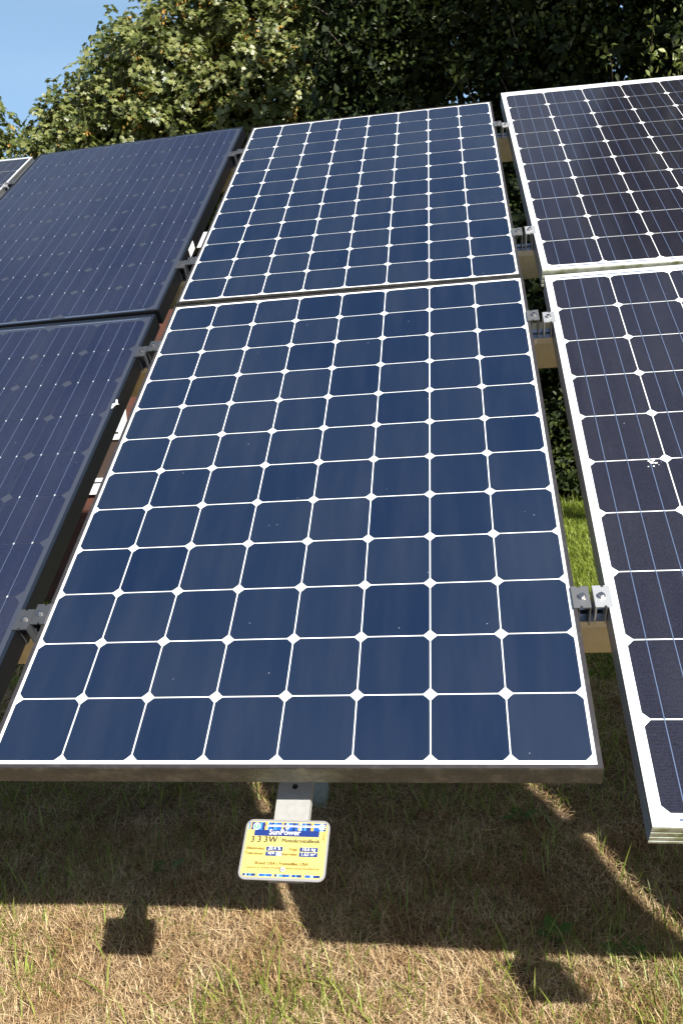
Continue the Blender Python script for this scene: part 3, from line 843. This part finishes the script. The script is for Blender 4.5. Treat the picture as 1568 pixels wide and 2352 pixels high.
# ------------------------------------------------------------------ ground
m, nt, p = new_mat('lawn_soil'); L = nt.links
tcn = N(nt, 'ShaderNodeTexCoord')
n1 = N(nt, 'ShaderNodeTexNoise', Scale=1.3, Detail=6., Roughness=.6); L.new(tcn.outputs['Object'], n1.inputs['Vector'])
n2 = N(nt, 'ShaderNodeTexNoise', Scale=70., Detail=6., Roughness=.7); L.new(tcn.outputs['Object'], n2.inputs['Vector'])
sep = N(nt, 'ShaderNodeSeparateXYZ'); L.new(tcn.outputs['Object'], sep.inputs[0])
mr = N(nt, 'ShaderNodeMapRange'); mr.inputs[1].default_value = 2.0; mr.inputs[2].default_value = 3.6
ad = N(nt, 'ShaderNodeMath', operation='ADD'); L.new(sep.outputs[1], ad.inputs[0]); L.new(n1.outputs[0], ad.inputs[1]); L.new(ad.outputs[0], mr.inputs[0])
r1 = N(nt, 'ShaderNodeValToRGB'); L.new(n2.outputs[0], r1.inputs[0])
r1.color_ramp.elements[0].position = .35; r1.color_ramp.elements[1].position = .7
r1.color_ramp.elements[0].color = (.09, .06, .04, 1); r1.color_ramp.elements[1].color = (.32, .225, .145, 1)
r2 = N(nt, 'ShaderNodeValToRGB'); L.new(n2.outputs[0], r2.inputs[0])
r2.color_ramp.elements[0].position = .35; r2.color_ramp.elements[1].position = .7
r2.color_ramp.elements[0].color = (.045, .06, .012, 1); r2.color_ramp.elements[1].color = (.14, .17, .035, 1)
mixn = N(nt, 'ShaderNodeMix'); mixn.data_type = 'RGBA'
L.new(mr.outputs[0], mixn.inputs[0]); L.new(r1.outputs[0], mixn.inputs[6]); L.new(r2.outputs[0], mixn.inputs[7]); L.new(mixn.outputs[2], p.inputs['Base Color'])
p.inputs['Roughness'].default_value = 1.0; p.inputs['Specular IOR Level'].default_value = .1
bp = N(nt, 'ShaderNodeBump', Strength=.9, Distance=.02); L.new(n2.outputs[0], bp.inputs['Height']); L.new(bp.outputs[0], p.inputs['Normal'])
M_ground = m
# one sheet: fine and gently uneven near the rack, reaching the horizon
gxs = np.concatenate([[-400, -80, -20], np.linspace(-6, 8, 71), [20, 80, 400]])
gys = np.concatenate([[-400, -60, -10], np.linspace(-3, 10, 66), [20, 80, 400]])
GX, GY = np.meshgrid(gxs, gys)
def gz(x, y):
    return .012 * np.sin(x * 3.1 + y * 1.3) + .010 * np.sin(x * 7.3 - y * 5.1 + 1) + .008 * np.sin(y * 9.7 + x * 2.2)
GZ = gz(GX, GY) * ((np.abs(GX) < 9) & (np.abs(GY) < 11))
V = np.stack([GX.ravel(), GY.ravel(), GZ.ravel()], 1)
nx_, ny_ = len(gxs), len(gys)
I, J = np.meshgrid(np.arange(nx_ - 1), np.arange(ny_ - 1))
a = (J * nx_ + I).ravel()
F = np.stack([a, a + 1, a + 1 + nx_, a + nx_], 1)
g = obj('ground', np_mesh('ground', V, np.full(len(F), 4), F.ravel(), M_ground))
tag(g, kind='structure')

# ------------------------------------------------------------------ grass
def patch_noise(x, y, f, ph):
    return (np.sin(x * f + ph) * np.sin(y * f * 1.13 + ph * 2.1) + .6 * np.sin(x * f * 2.3 - y * f * 1.7 + ph * 3) + .4 * np.sin(x * f * 4.1 + y * f * 3.7 + ph)) / 2

def blades(n, xr, yr, length, width, lie, rg, mask=None, z0=0.):
    """lie 0 = upright, 1 = flat on the ground"""
    x = rg.uniform(*xr, n); y = rg.uniform(*yr, n)
    if mask is not None:
        k = mask(x, y) > rg.random(n); x, y = x[k], y[k]
    n = len(x)
    a = rg.uniform(0, 2 * math.pi, n)
    ln = rg.uniform(*length, n); wd = rg.uniform(*width, n) / 2
    el = np.clip(rg.normal((1 - lie) * 1.25, .30, n), .02, 1.5)
    bend = rg.uniform(.2, .9, n) * (1 - lie * .6)
    d = np.stack([np.cos(a), np.sin(a)], 1)
    side = np.stack([-np.sin(a), np.cos(a), np.zeros(n)], 1)
    z = gz(x, y) + z0 + rg.uniform(0, .022, n) * lie
    B = np.stack([x, y, z], 1)
    def at(t, w):
        e = el - bend * t
        h = np.maximum(np.sin(el) * t - .5 * bend * t * t, -.0)
        r = np.cos(el) * t + .35 * bend * t * t * np.sin(el)
        c = B + np.concatenate([d * (r * ln)[:, None], (h * ln)[:, None]], 1)
        return c - side * (wd * w)[:, None], c + side * (wd * w)[:, None], c
    l0, r0, _ = at(0., 1.); l1, r1, _ = at(.5, .85); _, _, tip = at(1., 0.)
    V = np.stack([l0, r0, l1, r1, tip], 1).reshape(-1, 3)
    fs = np.tile([4, 3], n)
    fi = (np.array([0, 1, 3, 2, 2, 3, 4])[None, :] + (np.arange(n) * 5)[:, None]).ravel()
    return V, fs, fi

M_dry = mat_leaf('dry_straw', (.15, .085, .035), (.90, .72, .45), (.52, .36, .20), trans=.15, rough=.65, spec=.25, patch=(.72, .63, .52))
M_green = mat_leaf('green_blade', (.13, .18, .022), (.36, .40, .09), (.22, .27, .045), trans=.42, rough=.4, spec=.4)
M_lawn = mat_leaf('lawn_blade', (.13, .19, .02), (.34, .39, .07), (.22, .28, .04), trans=.45, rough=.45, spec=.35)
rg = np.random.default_rng(77)
dry = [blades(170000, (-1.6, 3.0), (.1, 2.6), (.02, .075), (.0007, .0018), .84, rg),
       blades(140000, (-1.6, 3.0), (.1, 1.3), (.015, .05), (.0007, .0017), .38, rg),
       blades(20000, (-1.8, 3.6), (2.2, 4.2), (.05, .14), (.003, .006), .9, rg)]
V, fs, fi, mi = merge([(d, 0) for d in dry])
tag(obj('dry_grass', np_mesh('dry_grass', V, fs, fi, M_dry)), 'matted straw-coloured cut grass covering the ground under and before the panels', 'dry grass', kind='stuff')
def gm(x, y):
    s = patch_noise(x, y, 3.1, .7) + 1.1 * patch_noise(x, y, 11.0, 2.2)
    right = np.clip((x - .75) / .5, 0, 1) * np.clip((.95 - y) / .3, 0, 1)
    left = np.clip((-.1 - x) / .4, 0, 1) * .3 + np.exp(-((x - .42) / .20) ** 2) * np.clip((.60 - y) / .12, 0, 1) * 1.0
    return np.clip(.16 + .34 * s + .75 * right + left, .05, 1)
grn = [blades(46000, (-1.6, 3.0), (.1, 2.2), (.02, .075), (.0014, .0034), .25, rg, gm),
       blades(7500, (-1.6, 3.0), (.1, 2.0), (.06, .15), (.0025, .005), .12, rg, lambda x, y: np.clip(.25 + .9 * gm(x, y), 0, 1)),
       blades(9000, (-1.6, 3.2), (1.4, 3.4), (.04, .12), (.003, .006), .25, rg)]
V, fs, fi, mi = merge([(d, 0) for d in grn])
tag(obj('green_grass', np_mesh('green_grass', V, fs, fi, M_green)), 'thin fresh green blades growing up through the straw', 'green grass', kind='stuff')
lw = [blades(52000, (.7, 3.2), (2.6, 8.2), (.035, .085), (.004, .0075), .22, rg),
      blades(1500, (.7, 3.2), (7.2, 8.3), (.10, .24), (.004, .007), .15, rg),
      blades(16000, (-3.4, .7), (2.6, 4.5), (.04, .09), (.005, .009), .25, rg)]
V, fs, fi, mi = merge([(d, 0) for d in lw])
tag(obj('lawn', np_mesh('lawn', V, fs, fi, M_lawn)), 'bright sunlit lawn behind the rack seen through the gaps', 'lawn', kind='stuff')

# broad-leaved weeds between the straw
M_weed = mat_leaf('weed_leaf', (.06, .12, .02), (.10, .18, .03), trans=.3, rough=.45)
def weed(x, y, n, size, label, seed):
    rg = np.random.default_rng(seed)
    root = empty('weed', Matrix.Translation((x, y, float(gz(np.array(x), np.array(y))))), label, 'weed', 'broad-leaved weeds in the grass')
    a = np.linspace(0, 2 * math.pi, n, endpoint=False) + rg.uniform(0, .6, n)
    T = np.stack([np.cos(a), np.sin(a), rg.uniform(.25, .8, n)], 1)
    Nn = np.stack([-np.cos(a) * .5, -np.sin(a) * .5, np.ones(n)], 1)
    for k in range(n):
        v, s_, i_ = leaf_cloud(np.array([[0, 0, .004]]), T[k:k+1], Nn[k:k+1], np.array([size * rg.uniform(.7, 1.1)]), OVAL)
        obj('leaf', np_mesh('leaf', v, s_, i_, M_weed), root)
for i, (x, y, n, sz, lab) in enumerate(((1.03, .78, 4, .075, 'broad-leaved weed in the shade right of the sign, with upright leaves'), (1.20, .70, 5, .07, 'lobed weed just inside the shadow edge at lower right'),
        (.30, 1.12, 4, .06, 'small weed in the shade left of the yellow sign'), (.98, 1.33, 4, .09, 'large flat weed leaf in the shade under the right gap'), (-.12, .98, 3, .09, 'weed in the shade at the left edge below the panel'))):
    weed(x, y, n, sz, lab, 300 + i)
